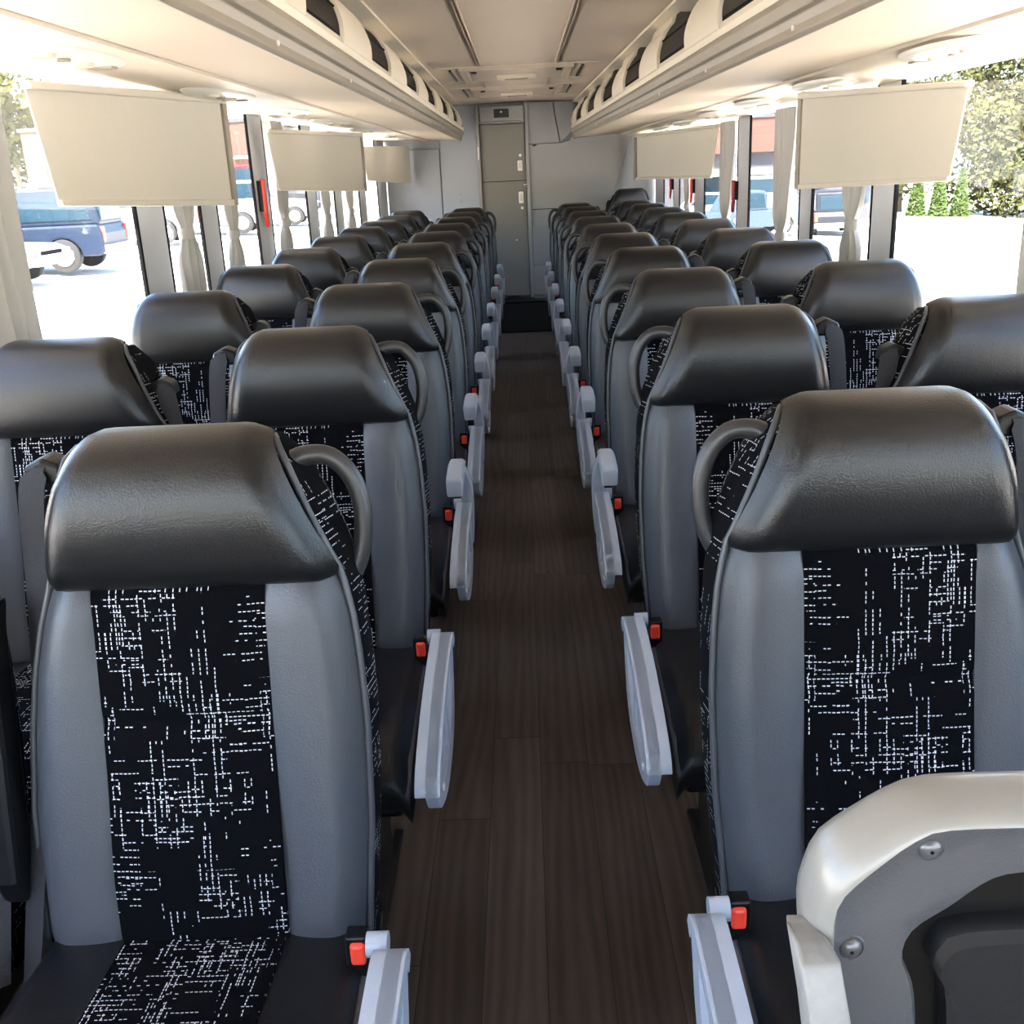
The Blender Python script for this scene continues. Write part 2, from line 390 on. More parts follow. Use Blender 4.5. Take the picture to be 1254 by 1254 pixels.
# roof hatches
for (y0, y1, lab) in ((6.3, 7.1, 'square roof hatch with red mark, nearer of the two'), (7.8, 8.62, 'square roof hatch nearest the rear wall')):
    o = empty('roof_hatch', (0, (y0+y1)/2, 1.95)); tag(o, lab, 'roof hatch', 'roof hatches'); h = (y1-y0)/2
    m = MB()
    for (a, b, c, e) in ((-.33, .33, -h, -h+.05), (-.33, .33, h-.05, h), (-.33, -.28, -h+.05, h-.05), (.28, .33, -h+.05, h-.05)): m.box(a, b, c, e, -.012, .006)
    m.build('hatch_frame', CEIL, o, bevel=.004)
    MB().box(-.27, .27, -h+.06, h-.06, -.008, .006).build('hatch_lid', CEIL, o)
    MB().box(-.12, .12, -.05, .05, -.03, -.008).build('release_plate', CREAM, o, bevel=.006)
    MB().box(-.07, .07, -.012, .012, -.038, -.03).build('release_handle', RAIL, o, bevel=.003)
    for sx in (-1, 1): MB().box(sx*.245-.015, sx*.245+.015, -h+.08, -h+.14, -.018, -.008).build('latch', BASEM, o)
    for sx in (-1, 1): MB().box(sx*.38-.006, sx*.38+.006, -h+.05, h-.05, -.006, .006).build('side_slot', BASEM, o)
    if y0 < 7: MB().box(-.004, .004, -h+.01, -h+.045, -.0135, -.011).build('red_mark', RED, o)

# ---------------------------------------------------------------- rear wall, door
m = MB().box(-1.26, 1.26, 9.62, 9.75, -.06, 2.02); RW = struct(m.build('wall_rear', REARLIGHT))
MB().box(-1.19, -.71, 9.59, 9.62, .2, 1.60).build('wall_panel', REARLIGHT, RW, bevel=.004)
MB().box(-.70, -.375, 9.57, 9.62, .2, 1.95).build('wall_panel', REARLIGHT, RW, bevel=.004)
MB().box(-.545, -.535, 9.56, 9.575, 1.20, 1.215).box(-.545, -.535, 9.56, 9.575, 1.14, 1.155).build('panel_stud', RAIL, RW)
MB().prism([(.085, .2), (.60, .2), (.765, 1.03), (.985, 1.62), (1.0, 1.72), (.52, 1.72), (.44, 1.62), (.36, 1.60), (.085, 1.60)], (9.54, 9.62), lambda p, q, e: (p, e, q)).build('wall_panel', REARGREY, RW, bevel=.004)
MB().prism([(.085, 1.603), (.355, 1.603), (.30, 1.94), (.085, 1.94)], (9.55, 9.62), lambda p, q, e: (p, e, q)).build('wall_panel', REARGREY, RW, bevel=.003)
MB().prism([(.36, 1.60), (.5, 1.73), (.47, 1.94), (.304, 1.94)], (9.56, 9.62), lambda p, q, e: (p, e, q)).build('wall_panel', REARGREY, RW, bevel=.003)
MB().box(.085, .45, 9.525, 9.55, .30, .555).build('locker_front', REARGREY, RW, bevel=.004)
MB().box(.085, .45, 9.525, 9.55, .57, .905).build('locker_front', REARGREY, RW, bevel=.004)
MB().box(.10, .30, 9.52, 9.54, 1.05, 1.055).build('panel_groove', RUBBER, RW)
m = MB().box(-.375, -.345, 9.52, 9.62, .28, 1.95).box(.055, .085, 9.52, 9.62, .28, 1.95).box(-.345, .055, 9.52, 9.62, 1.785, 1.80)
DOORG = mat('door_grey', (.20, .187, .157), .5)
DF = struct(m.build('trim_90', REARGREY, bevel=.004))
D = struct(MB().box(-.340, .050, 9.555, 9.60, .30, 1.778).build('door_1', DOORG, bevel=.004))
MB().box(-.338, .048, 9.551, 9.556, 1.300, 1.306).build('door_joint', RUBBER, D)
for z0, z1 in ((1.385, 1.475), (1.11, 1.21)):
    h = MB().box(-.022, .022, 9.542, 9.556, z0, z1).build('handle_plate', WHITEPL, D, bevel=.008)
    MB().box(-.012, .012, 9.538, 9.543, z0+.02, z1-.02).build('finger_grip', CREAM, h, bevel=.003)
for z in (1.515, 1.07): MB().disc((.005, 9.556, z), .013, (0, -1, 0), .012, 16).build('lock', WHITEPL, D, smooth=True)
MB().box(.025, .06, 9.535, 9.556, 1.262, 1.272).build('latch_bolt', WHITEPL, D)
MB().box(-.062, -.050, 9.54, 9.556, .79, .80).build('door_stop', WHITEPL, D)
MB().box(-.366, -.356, 9.51, 9.525, 1.49, 1.60).build('light_strip_cover', WHITEPL, DF, bevel=.003)
HB = empty('overhead_box', (-.145, 9.55, 1.865)); tag(HB, 'grey box with a small camera above the rear door', 'box')
MB().box(-.195, .195, -.04, .0, -.062, .062).build('box_body', REARGREY, HB, bevel=.01)
cm = MB().box(-.065, .065, -.05, -.04, -.035, .035).build('camera_plate', BASEM, HB, bevel=.004)
MB().disc((0, -.05, .01), .018, (0, -1, 0), .02, 16, .014).build('camera_dome', BLACKPL, cm, smooth=True)
MB().disc((0, -.068, .01), .008, (0, -1, 0), .004, 12).build('camera_lens', WHITEPL, cm)
lk = MB().box(.115, .15, 9.53, 9.55, 1.585, 1.60).build('door_closer', BLACKPL, bevel=.003); tag(lk, 'small black and silver latch on the rear panel right of the door', 'latch')
# raised step below the door
ST = MB().box(-1.1, 1.1, 9.28, 9.62, 0, .27).build('trim_91', BASEM, bevel=.01); struct(ST)
MB().box(-.28, .28, 9.275, 9.30, .262, .276).build('step_nosing', RUBBER, ST)
for x in (-.27, .27): MB().tube([(x, 9.22, .03), (x, 9.25, .06), (x+.02, 9.28, .06)], .012, 8).build('step_bracket', PILLAR, ST, smooth=True)

# ---------------------------------------------------------------- coach seats
AT = [(.42, .19), (.5, .198), (.65, .209), (.77, .211), (.85, .207), (.90, .202), (.95, .192), (.98, .180), (1.03, .157), (1.08, .138), (1.12, .122), (1.15, .105), (1.2, .1)]
BT = [(.42, .205), (.5, .212), (.67, .211), (.77, .202), (.85, .190), (.90, .178), (.95, .162), (1.03, .146), (1.08, .133), (1.12, .116), (1.15, .096), (1.2, .09)]
def yf(z): return .19*(z-1.14)
def seat(s, kind):
    """s=+1: the aisle lies on +x"""
    r = empty('coach_seat')
    if kind == 'window': A2, B2 = AT, [(z, v+.006) for z, v in BT]
    else: A2, B2 = AT, BT
    def P(a, y, z): return (s*a, y, z)
    # fabric core: closed sections
    secs = []
    for i in range(25):
        z = .42+(1.125-.42)*i/24; z = .42+(1.100-.42)*i/24; a, b = interp(A2, z)-.003, -interp(B2, z)+.003
        y0 = yf(z)+.030; dep = .125-.035*i/24; fl = interp([(.42, .004), (.7, .008), (.88, .010), (.95, .014), (1.02, .019), (1.07, .014), (1.10, .006)], z)
        if i == 24: a -= .012; b += .012
        sec = [(a, y0), (a+fl, y0+dep*.55), (a+fl-.008, y0+dep*.9), (a-.030, y0+dep), (b+.035, y0+dep), (b+.012, y0+dep*.85), (b, y0+dep*.5), (b, y0)]
        secs.append([P(x, y, z) for x, y in sec])
    MB().loft(secs, uvf=lambda p: (p[1]*1.3+p[0]*.3, p[2])).build('backrest_core', SIDEFAB, r, smooth=True)
    # helper for padded patches on the front
    def patch(name, fa, fb, z0, z1, mt, ra, rb, bulge, nx=12, nz=26, dip=0):
        rows = []; uvs = []
        for i in range(nz+1):
            z = z0+(z1-z0)*i/nz; a, b = fa(z), fb(z); row = []; uv = []
            for j in range(nx+1):
                t = j/nx; t2 = t
                x = a+(b-a)*t2
                y = yf(z)
                if ra: y += .034*max(0, 1-abs(x-a)/ra)**2.2
                if rb: y += .034*max(0, 1-abs(x-b)/rb)**2.2
                y -= bulge*math.sin(PI*min(1, max(0, t)))**.7
                if dip: y -= dip*(math.exp(-((z-.60)/.09)**2))-dip*.5*math.exp(-((z-.79)/.008)**2)*1.2
                e = min(i, nz-i); y += .008 if e == 0 else (.002 if e == 1 else 0)
                row.append(P(x, y, z)); uv.append((x, z*1.0))
            rows.append(row); uvs.append(uv)
        m = MB(); m.grid(rows, uvs)
        ring = rows[0]+[q[-1] for q in rows[1:]]+rows[-1][::-1][1:]+[q[0] for q in rows[::-1][1:-1]]
        back = [(x, yf(z)+.045, z) for x, y, z in ring]
        o = len(m.v); n = len(ring)
        m.add(ring+back, [(k, (k+1) % n, n+(k+1) % n, n+k) for k in range(n)], [(p[0]*s, p[2]) for p in ring+back])
        return m.build(name, mt, r, smooth=True)
    patch('side_bolster', lambda z: interp(A2, z)*-0+.103, lambda z: interp(A2, z), .50, .953, BOLSTER, 0, .045, .010)
    patch('side_bolster', lambda z: -interp(B2, z), lambda z: -.103, .50, .953, BOLSTER, .045, 0, .010)
    patch('backrest_insert', lambda z: -.1035, lambda z: .1035, .49, .955, FABRIC, 0, 0, .004, 8, 60, .010)
    # head cushion
    hp = crom([(-.028, .949), (-.044, .954), (-.056, .972), (-.061, 1.00), (-.062, 1.032), (-.058, 1.062), (-.049, 1.089), (-.034, 1.109), (-.008, 1.123), (.030, 1.129), (.062, 1.123), (.085, 1.108), (.09, 1.08)], 3)
    rows = []; nx = 22
    for (y, z) in hp:
        zz = z if y < .0 else 1.12+.0*(y)
        zw = z if y < .03 else 1.134
        a = interp(A2, zw)+.002; b = -interp(B2, zw)-.002
        row = []
        for j in range(nx+1):
            t = -1+2*j/nx; q = math.sin(t*PI/2)*.35+t*.65; x = (a+b)/2+(a-b)/2*q
            e = max(0, 1-(1-abs(q))*(a-b)/2/.032)**2
            yy = y+interp([(-.045, .040), (.035, .014)], y)*e; z2 = z-.014*e*interp([(1.04, 0), (1.12, 1)], z)
            if y > .05: yy -= .02*e
            row.append(P(x, yy, z2))
        rows.append(row)
    m = MB(); m.grid(rows)
    ringL = [q[0] for q in rows]; ringR = [q[-1] for q in rows]
    cy = (yf(1.03)+.05)
    for rg in (ringL, ringR):
        m.add(rg+[(rg[-1][0]*.9, .07, 1.08)], [(i, i+1, len(rg)) for i in range(len(rg)-1)])
    m.build('head_cushion', LEATHER, r, smooth=True)
    # piping along both front edges
    m = MB()
    for (T, sg, off) in ((A2, 1, .0), (B2, -1, .0)):
        zs = [.50+(1.098-.50)*i/30 for i in range(31)]
        pts = [P(sg*(interp(T, z)+off), yf(z)+.028-(.008 if z > .97 else 0), z) for z in zs]
        pts.append(P(sg*(interp(T, 1.115)-.002), .030, 1.108)); pts.append(P(sg*(interp(T, 1.125)-.006), .060, 1.106))
        m.tube(pts, .0045, 8)
    m.build('piping', PIPING, r, smooth=True)
    # cushion
    secs = []
    prof = crom([(-.10, .515), (-.2, .522), (-.32, .532), (-.42, .535), (-.50, .522), (-.545, .49), (-.55, .46), (-.535, .43)], 3)
    def cush(name, xa, xb, mt, lift, rnd):
        rows = []; uvs = []; L = 0; pv = prof[0]
        n = 10
        for (y, z) in prof:
            L += math.dist((y, z), pv); pv = (y, z)
            row = [P(xa+(xb-xa)*j/n, y, z+lift-(.03*max(0, 1-(xb-xa)*(1-j/n)/.03)**2 if rnd > 0 else 0)-(.03*max(0, 1-(xb-xa)*(j/n)/.03)**2 if rnd < 0 else 0)) for j in range(n+1)]
            rows.append(row); uvs.append([(xa+(xb-xa)*j/n, -L) for j in range(n+1)])
        rows.append([(p[0], -.10, .43) for p in rows[-1]]); uvs.append(uvs[-1])
        m = MB(); m.grid(rows, uvs)
        for k in (0, -1):
            rg = [q[k] for q in rows]; m.add(rg, [tuple(range(len(rg)))], [(p[0]*s, p[1]) for p in rg])
        return m.build(name, mt, r, smooth=True)
    cush('seat_cushion', .1005, .208, SEATLEATHER, 0, 1)
    cush('seat_cushion', -.212, -.1005, SEATLEATHER, 0, -1)
    cush('seat_insert', -.100, .100, FABRIC, .003, 0)
    m = MB(); m.tube([P(.2, -.15, .50), P(.205, -.3, .505), P(.207, -.42, .505), P(.207, -.50, .495), P(.206, -.548, .46), P(.2, -.54, .43)], .005, 8); m.build('cushion_piping', PIPING, r, smooth=True)
    MB().box(*sorted((s*-.20, s*.19)), -.50, -.02, .385, .44).build('seat_pan', BLACKPL, r, bevel=.012)
    # pedestal
    if kind == 'aisle':
        m = MB().prism([(-.06, .39), (-.46, .39), (-.40, .30), (-.33, .06), (-.42, .012), (-.42, 0), (.0, 0), (.0, .012), (-.16, .05), (-.12, .30)], sorted((s*.085, s*.105)), lambda p, q, e: (e, p, q)); m.build('pedestal_leg', BASEM, r, bevel=.004)
    m = MB().box(*sorted((s*-.22, s*.17)), -.38, -.34, .345, .385).box(*sorted((s*-.22, s*.17)), -.16, -.12, .345, .385); m.build('cross_rail', BASEM, r, bevel=.004)
    # buckle
    b = MB().box(s*.197-.013, s*.197+.013, -.178, -.155, .46, .560).build('belt_buckle', BLACKPL, r, bevel=.003)
    b.rotation_euler = (0, 0, 0)
    MB().box(s*.199-.009, s*.199+.009, -.184, -.170, .524, .553).build('release_button', RED, b, bevel=.004)['label'] = 'red press button'
    # shoulder belt
    bs = -1 if kind == 'aisle' else 1
    if kind == 'aisle': px, pz, qx = -.150, 1.075, -.214
    else: px, pz, qx = .165, 1.02, .214
    g = MB().loft([[P(px+bs*.012+bs*dx*c+0, .045+dy*1.0, pz+dz*c) for dx, dz, dy in ((.024, -.01, 0), (.018, .014, 0), (-.004, .020, 0), (-.024, .006, 0), (-.02, -.014, 0))] for c, dy in ((.7, -.012), (1, -.006), (1, .016), (.7, .02))] if False else
                  [[P(px+bs*.014+u, y, pz+v) for u, v in ((.026, -.012), (.022, .012), (0, .022), (-.022, .012), (-.026, -.012))] for y in (.028, .07)]).build('belt_guide', BLACKPL, r, bevel=.005)
    pts = crom([(px+bs*.020, .030, pz+.012), (px+bs*.030, .020, pz-.03), (px+bs*.042, .012, pz-.16), (qx-bs*.012, -.02, pz-.32), (qx, -.08, .60), (qx+bs*.004, -.14, .47)], 4)
    rows = []
    for i, (x, y, z) in enumerate(pts):
        t = i/(len(pts)-1); wd = .019 if i > 1 else .012; tw = .35+.5*t
        rows.append([P(x-wd*math.cos(tw)*bs, y-.002-wd*math.sin(tw)*.3, z), P(x, y-.004, z), P(x+wd*math.cos(tw)*bs, y+wd*math.sin(tw)*.3, z)])
    m = MB(); m.grid(rows); m.build('shoulder_belt', STRAP, r, smooth=True, solid=.002)
    if kind == 'aisle':
        MB().loft([[P(x, y, z) for x, y in ((-.222, yb), (-.254, yb), (-.254, yb+.05), (-.222, yb+.05))] for z, yb in ((.56, -.10), (.60, -.115), (.90, -.06), (.935, -.045))]).build('centre_armrest', BLACKPL, r, bevel=.008)
        # grab handle ring at the shoulder
        pts = crom([(.130, .055, 1.072), (.150, .058, 1.080), (.178, .060, 1.077), (.201, .060, 1.052), (.212, .058, 1.015), (.211, .054, .975), (.203, .050, .945), (.194, .048, .930)], 4)
        m = MB(); m.tube([P(*p) for p in pts], [.0115+.003*abs(2*i/(len(pts)-1)-1)**3 for i in range(len(pts))], 12); m.build('grab_handle', HANDLE, r, smooth=True)
    return r

def armrest(s, r, tip):
    def P(a, y, z): return (s*a, y, z)
    a = None
    # top bar
    prof = crom([(-.235, .585), (-.25, .606), (-.30, .612), (-.42, .604), (-.54, .582), (-.62, .556), (-.645, .538), (-.650, .525)], 3)
    if tip: prof = [p for p in prof if p[0] < -.28]
    m = MB(); secs = []
    for i, (y, z) in enumerate(prof):
        j = min(i+1, len(prof)-1); k = max(i-1, 0)
        ty, tz = prof[j][0]-prof[k][0], prof[j][1]-prof[k][1]; L = math.hypot(ty, tz); ny, nz = -tz/L, ty/L
        if nz > 0: ny, nz = -ny, -nz       # pointing down/inward
        secs.append([P(.232, y, z), P(.270, y, z), P(.270, y+ny*.020, z+nz*.020), P(.232, y+ny*.020, z+nz*.020)])
    m.loft(secs); bar = m.build('armrest', GREYPL, r, bevel=.006, seg=3, smooth=True)
    # sculpted outer plate with a raised rim
    low = crom([(-.648, .522), (-.61, .480), (-.50, .437), (-.38, .437), (-.29, .475), (-.235, .585)], 3)
    if tip: low = [p for p in low if p[0] < -.27]
    outer = prof+low[1:-1] if not tip else prof+low[1:]
    MB().prism([(y, z) for y, z in outer], sorted((s*.248, s*.256)), lambda p, q, e: (e, p, q)).build('armrest_panel', GREYPL, bar)
    cyy = sum(p[0] for p in outer)/len(outer); czz = sum(p[1] for p in outer)/len(outer)
    m = MB(); n = len(outer)
    inn = [(cyy+(y-cyy)*.84, czz+(z-czz)*.74) for y, z in outer]
    vs = []; 
    for e in (.255, .266): vs += [P(e, y, z) for y, z in outer]+[P(e-.002, y, z) for y, z in inn]
    fs = []
    for i in range(n):
        j = (i+1) % n
        fs += [(i, j, 2*n+j, 2*n+i), (n+i, n+j, 3*n+j, 3*n+i), (2*n+i, 2*n+j, 3*n+j, 3*n+i)]
    m.add(vs, fs); m.build('armrest_rim', GREYPL, bar)
    m = MB().box(*sorted((s*.254, s*.263)), -.40, -.385, .44, .59); m.build('armrest_rib', GREYPL, bar, bevel=.002)
    MB().disc(P(.265, -.56, .485), .008, (s, 0, 0), .004, 12).build('armrest_bolt', PILLAR, bar)
    # pivot knob
    MB().disc(P(.218, -.212, .580), .014, (s, 0, 0), .024, 18).build('pivot', GREYPL, r, smooth=True)
    if tip:
        pr = crom([(.246, -.215, .475), (.252, -.225, .52), (.256, -.235, .585), (.254, -.245, .640), (.246, -.262, .675), (.238, -.28, .692)], 3)
        secs = []
        for i, (x, y, z) in enumerate(pr):
            wd = .019-.004*math.sin(PI*i/(len(pr)-1))
            secs.append([P(x-wd, y-.020, z), P(x+wd, y-.020, z), P(x+wd, y+.020, z+.006), P(x-wd, y+.020, z+.006)])
        k = MB(); k.loft(secs); nk = k.build('armrest_neck', GREYPL, r, bevel=.006, seg=3, smooth=True)
        m = MB().loft([[P(x, y, z+dz) for x, z in ((.217, .672), (.256, .672), (.257, .708), (.252, .716), (.221, .716), (.216, .708))] for y, dz in ((-.395, -.018), (-.38, -.008), (-.30, .0), (-.245, -.004))])
        m.build('armrest_pad', GREYPL, r, bevel=.005, seg=3, smooth=True)

protos = {}
for s in (1, -1):
    o = seat(s, 'window'); protos[(s, 'window')] = o
    o = seat(s, 'aisle'); armrest(s, o, False); protos[(s, 'low')] = o
    o = seat(s, 'aisle'); armrest(s, o, True); protos[(s, 'up')] = o
KT = {k: kidtree(v) for k, v in protos.items()}
used = set()
ordn = ['front', 'second', 'third', 'fourth', 'fifth', 'sixth', 'seventh', 'eighth', 'ninth', 'rearmost']
for k in range(10):
    for s in (1, -1):                       # s=+1: left of the aisle
        side = 'left' if s > 0 else 'right'
        for kind in ('aisle', 'window'):
            key = (s, 'window') if kind == 'window' else (s, 'low' if k < 2 else 'up')
            if key in used: o = copy_tree(protos[key], KT[key])
            else: o = protos[key]; used.add(key)
            x = -s*(.425 if kind == 'aisle' else .902)
            o.location = (x, 1.15+.80*k+(.04 if s < 0 else 0), 0 if (kind == 'aisle' or k < 10) else .05)
            if kind == 'aisle':
                det = 'with lowered grey armrest' if k < 2 else 'with grey arm pad'
                lab = 'black aisle seat %s, %s row, %s of the aisle' % (det, ordn[k], side)
            else: lab = 'black window seat, %s row, %s side' % (ordn[k], side)
            tag(o, lab, 'seat', 'coach seats in rows along the aisle')
o = copy_tree(protos[(-1, 'window')], KT[(-1, 'window')]); o.location = (.93, 9.10, .075)
tag(o, 'black seat standing higher than the others in the right rear corner', 'seat', 'coach seats in rows along the aisle')

# ---------------------------------------------------------------- window shades
def shade(label, p0, p1, zt0, zt1, zb0, zb1, nar=.05, bar=True):
    """p0 near (x,y), p1 far (x,y); tops and bottoms there"""
    o = empty('roller_shade', (p0[0], p0[1], zt0)); tag(o, label, 'window shade', 'roller shades over the windows')
    O = Vector((p0[0], p0[1], zt0)); A = Vector((p1[0]-p0[0], p1[1]-p0[1], 0)); L = A.length; u = A.normalized(); sx = 1 if p0[0] > 0 else -1
    nrm = Vector((0, 0, 1)).cross(u); 
    if nrm.x*sx > 0: nrm = -nrm             # towards the aisle
    def Q(t, h, d): # t along 0..1, h 0 bottom..1 top, d towards aisle
        zt = zt0+(zt1-zt0)*t; zb = zb0+(zb1-zb0)*t; z = zb+(zt-zb)*h
        tt = t+(nar*(1-h) if t < .5 else 0)*(1-2*t)
        return Vector((p0[0], p0[1], 0))+u*(L*tt)+nrm*d+Vector((0, 0, z))-O
    m = MB(); n = 12
    for d0 in (0, -.006): pass
    fr = [[Q(i/n, j/6, .0) for i in range(n+1)] for j in range(7)]
    m.grid(fr); m.build('shade_cloth', SHADE, o, solid=.004, smooth=False)
    if bar:
        m = MB(); m.loft([[Q(t, .985, -.012), Q(t, .985, .014), Q(t, 1.055, .014), Q(t, 1.055, -.012)] for t in (0, .5, 1)]); m.build('roller_cassette', SHADEBAR, o, bevel=.004)
        m = MB(); m.loft([[Q(t, -.01, -.008), Q(t, -.01, .009), Q(t, .05, .009), Q(t, .05, -.008)] for t in (0.0, .5, 1)]); m.build('bottom_bar', SHADEBAR, o, bevel=.004)
        m = MB(); m.loft([[Q(t, h, d) for t, d in ((.972, -.012), (.972, .010), (1.004, .010), (1.004, -.012))] for h in (-.01, .985)]); m.build('side_channel', RAIL, o, bevel=.002)
    return o
shade('large beige roller shade pulled halfway down at the left front window', (-1.135, 2.545), (-1.03, 3.85), 1.630, 1.668, 1.366, 1.325)
shade('beige roller shade on the left, second from the camera', (-1.135, 4.90), (-1.02, 7.05), 1.607, 1.648, 1.357, 1.310)
shade('small grey roller shade by the left rear corner, third on the left', (-1.10, 7.6), (-.965, 9.50), 1.600, 1.632, 1.369, 1.323, bar=False)
shade('large beige roller shade pulled halfway down at the right front window', (1.13, 2.77), (1.03, 4.02), 1.548, 1.600, 1.322, 1.285)
shade('beige roller shade towards the rear on the right, behind the red handle', (1.12, 6.15), (.975, 9.15), 1.575, 1.612, 1.303, 1.275)

# ---------------------------------------------------------------- curtains
def curtain(label, s, y0, y1, ztop, ztie, zbot, tie=True, folds=5, x=1.165, lean=0.):
    o = empty('curtain', (s*x, (y0+y1)/2, zbot)); tag(o, label, 'curtain', 'curtains gathered at the window pillars')
    rows = []; nz = 26; nc = folds*8; w = (y1-y0)
    for i in range(nz+1):
        z = zbot+(ztop-zbot)*i/nz
        if tie: k = 1-.58*math.exp(-((z-ztie)/.05)**2)-.12*(z > ztie)*math.exp(-((z-ztie)/.3)**2)
        else: k = 1-.08*math.sin((z-zbot)*4)
        row = []
        for j in range(nc+1):
            t = j/nc-.5; ph = t*folds*2*PI+.6*math.sin(z*5)
            row.append((math.sin(ph)*.016*(.55+.45*k)+.004*math.sin(z*9+j), t*w*k+lean*(z-zbot), z-zbot))
        rows.append(row)
    MB().grid(rows).build('curtain_cloth', CURTAIN, o, smooth=True, solid=.002)
    if tie:
        m = MB(); n = 16; m.loft([[(.024*kk*math.cos(2*PI*i/n), (w*.24)*kk*math.sin(2*PI*i/n)+lean*(ztie-zbot), ztie-zbot+h) for i in range(n)] for kk, h in ((1, -.018), (1.08, 0), (1, .018))]); m.build('tieback', CURTAIN, o, smooth=True)
    return o
curtain('wide cream curtain at the left edge, nearest window', -1, 2.05, 2.43, 1.68, 1.2, .86, tie=False, folds=5, x=1.15)
curtain('tied curtain behind the left front shade, beside the grey pillar', -1, 3.57, 3.76, 1.67, 1.24, .86, folds=3)
curtain('thin cloth strip standing for a glass reflection in the narrow left window past the first shade', -1, 4.20, 4.32, 1.67, 1.2, .86, folds=3)  # added cloth strip in place of a pale reflection in the glass
curtain('tied curtain beside the left pillar that holds the red handle', -1, 5.10, 5.34, 1.67, 1.20, .86, folds=4)
curtain('tied curtain under the second left shade', -1, 6.27, 6.46, 1.6, 1.18, .86, folds=3)
curtain('far curtain under the second left shade, beyond the tied one', -1, 7.16, 7.36, 1.6, 1.18, .86, folds=3)
curtain('tied grey curtain under the right front shade', 1, 3.675, 3.86, 1.60, 1.16, .86, folds=4)
curtain('long grey curtain at the far edge of the right front shade', 1, 4.66, 4.92, 1.60, 1.06, .86, folds=4)
curtain('pale curtain behind the right pillar with the dark red handle', 1, 5.97, 6.24, 1.60, 1.06, .86, folds=4)
curtain('narrow curtain below the right rear shade by the orange handle', 1, 7.43, 7.62, 1.56, 1.10, .86, folds=3)
curtain('grey curtain at the right edge of the photo', 1, 2.20, 2.43, 1.60, 1.1, .86, tie=False, folds=4, x=1.15)
curtain('silvery curtain hanging at the right rear corner', 1, 9.2, 9.42, 1.60, 1.2, 1.26, tie=False, folds=3, x=1.0)

# ---------------------------------------------------------------- emergency window handles
DRED = mat('dark_red_plastic', (.30, .018, .02), .4)
def handle(label, s, y, z, h, rm=RED):
    o = empty('window_release_handle', (s*1.178, y, z)); tag(o, label, 'emergency handle', 'red window release handles')
    MB().box(-.010, .010, -.018, .018, -h, h).build('handle_bar', rm, o, bevel=.006)
    MB().prism([(-.018, -h), (.018, -h), (.03, -h-.05), (.012, -h-.065)], (-.008, .008), lambda p, q, e: (e, p, q)).build('pull_tab', rm, o, bevel=.003)
    MB().box(*sorted((s*.002, s*.022)), -.026, -.016, -h*.9, h*.9).build('mounting_plate', BLACKPL, o)
handle('bright red emergency handle on the left window pillar', -1, 4.90, 1.335, .075)
handle('dark red emergency handle on the right pillar, nearest of three', 1, 5.96, 1.235, .055, DRED)
handle('orange red emergency handle below the right rear shade, middle one', 1, 7.43, 1.235, .05)
handle('farthest red emergency handle on the right side', 1, 8.46, 1.235, .045, DRED)

# ---------------------------------------------------------------- seat back shell in the near right corner
Sx = .8545
def K(x, z, Sx=.8545): return (x*Sx, 1.40-(1.40-z)*Sx)         # measured outline scaled to where the shell stands
SH = empty('folding_table_seatback', (.30, .47, .55)); tag(SH, 'grey plastic seat back shell with screws and black tray recess, lower right corner', 'seat back')
def shell_pt(p, q, y): return (p-.30, y-.47, q-.55)
MT_SHELL = mat('silver_grey_shell', (.235, .226, .21), .32, spec=.6, bump=.05, coat=.2)
MT_FACE = mat('grey_shell_face', (.075, .075, .082), .34, spec=.6, bump=.15, bscale=500)
ol = [(.185, .62), (.172, .842), (.161, .939), (.163, .968), (.172, .995), (.190, 1.010), (.212, 1.0245), (.228, 1.0315), (.246, 1.034), (.296, 1.034), (.40, 1.032), (.47, 1.031), (.50, 1.01), (.52, .96), (.52, .62)]
ol = [K(p[0], p[1]-.004, .902) for p in ol]
il = [(.197, .62), (.1875, .841), (.185, .925), (.187, .940), (.193, .951), (.224, .982), (.234, .989), (.248, .995), (.30, .9955), (.40, .995), (.455, .993), (.482, .975), (.497, .94), (.497, .62)]
il = [K(*p) for p in il]
def resamp(poly, n):
    P_ = [Vector(p) for p in poly]; L = [0]
    for a, b in zip(P_, P_[1:]): L.append(L[-1]+(b-a).length)
    out = []
    for i in range(n):
        t = L[-1]*i/(n-1); k = 0
        while k < len(L)-2 and L[k+1] < t: k += 1
        f = (t-L[k])/(L[k+1]-L[k]); out.append(P_[k].lerp(P_[k+1], f))
    return out
o80 = resamp(crom(ol, 5), 90); i80 = resamp(crom(il, 5), 90)
rows = []
for (f, y) in ((.30, .508), (.10, .505), (.0, .497), (.05, .487), (.30, .474), (.62, .4665), (.88, .4655), (1.0, .4685)):
    rows.append([shell_pt(*(a.lerp(b, f)), y) for a, b in zip(o80, i80)])
m = MB(); m.grid(rows); m.build('shell_rim', MT_SHELL, SH, smooth=True)
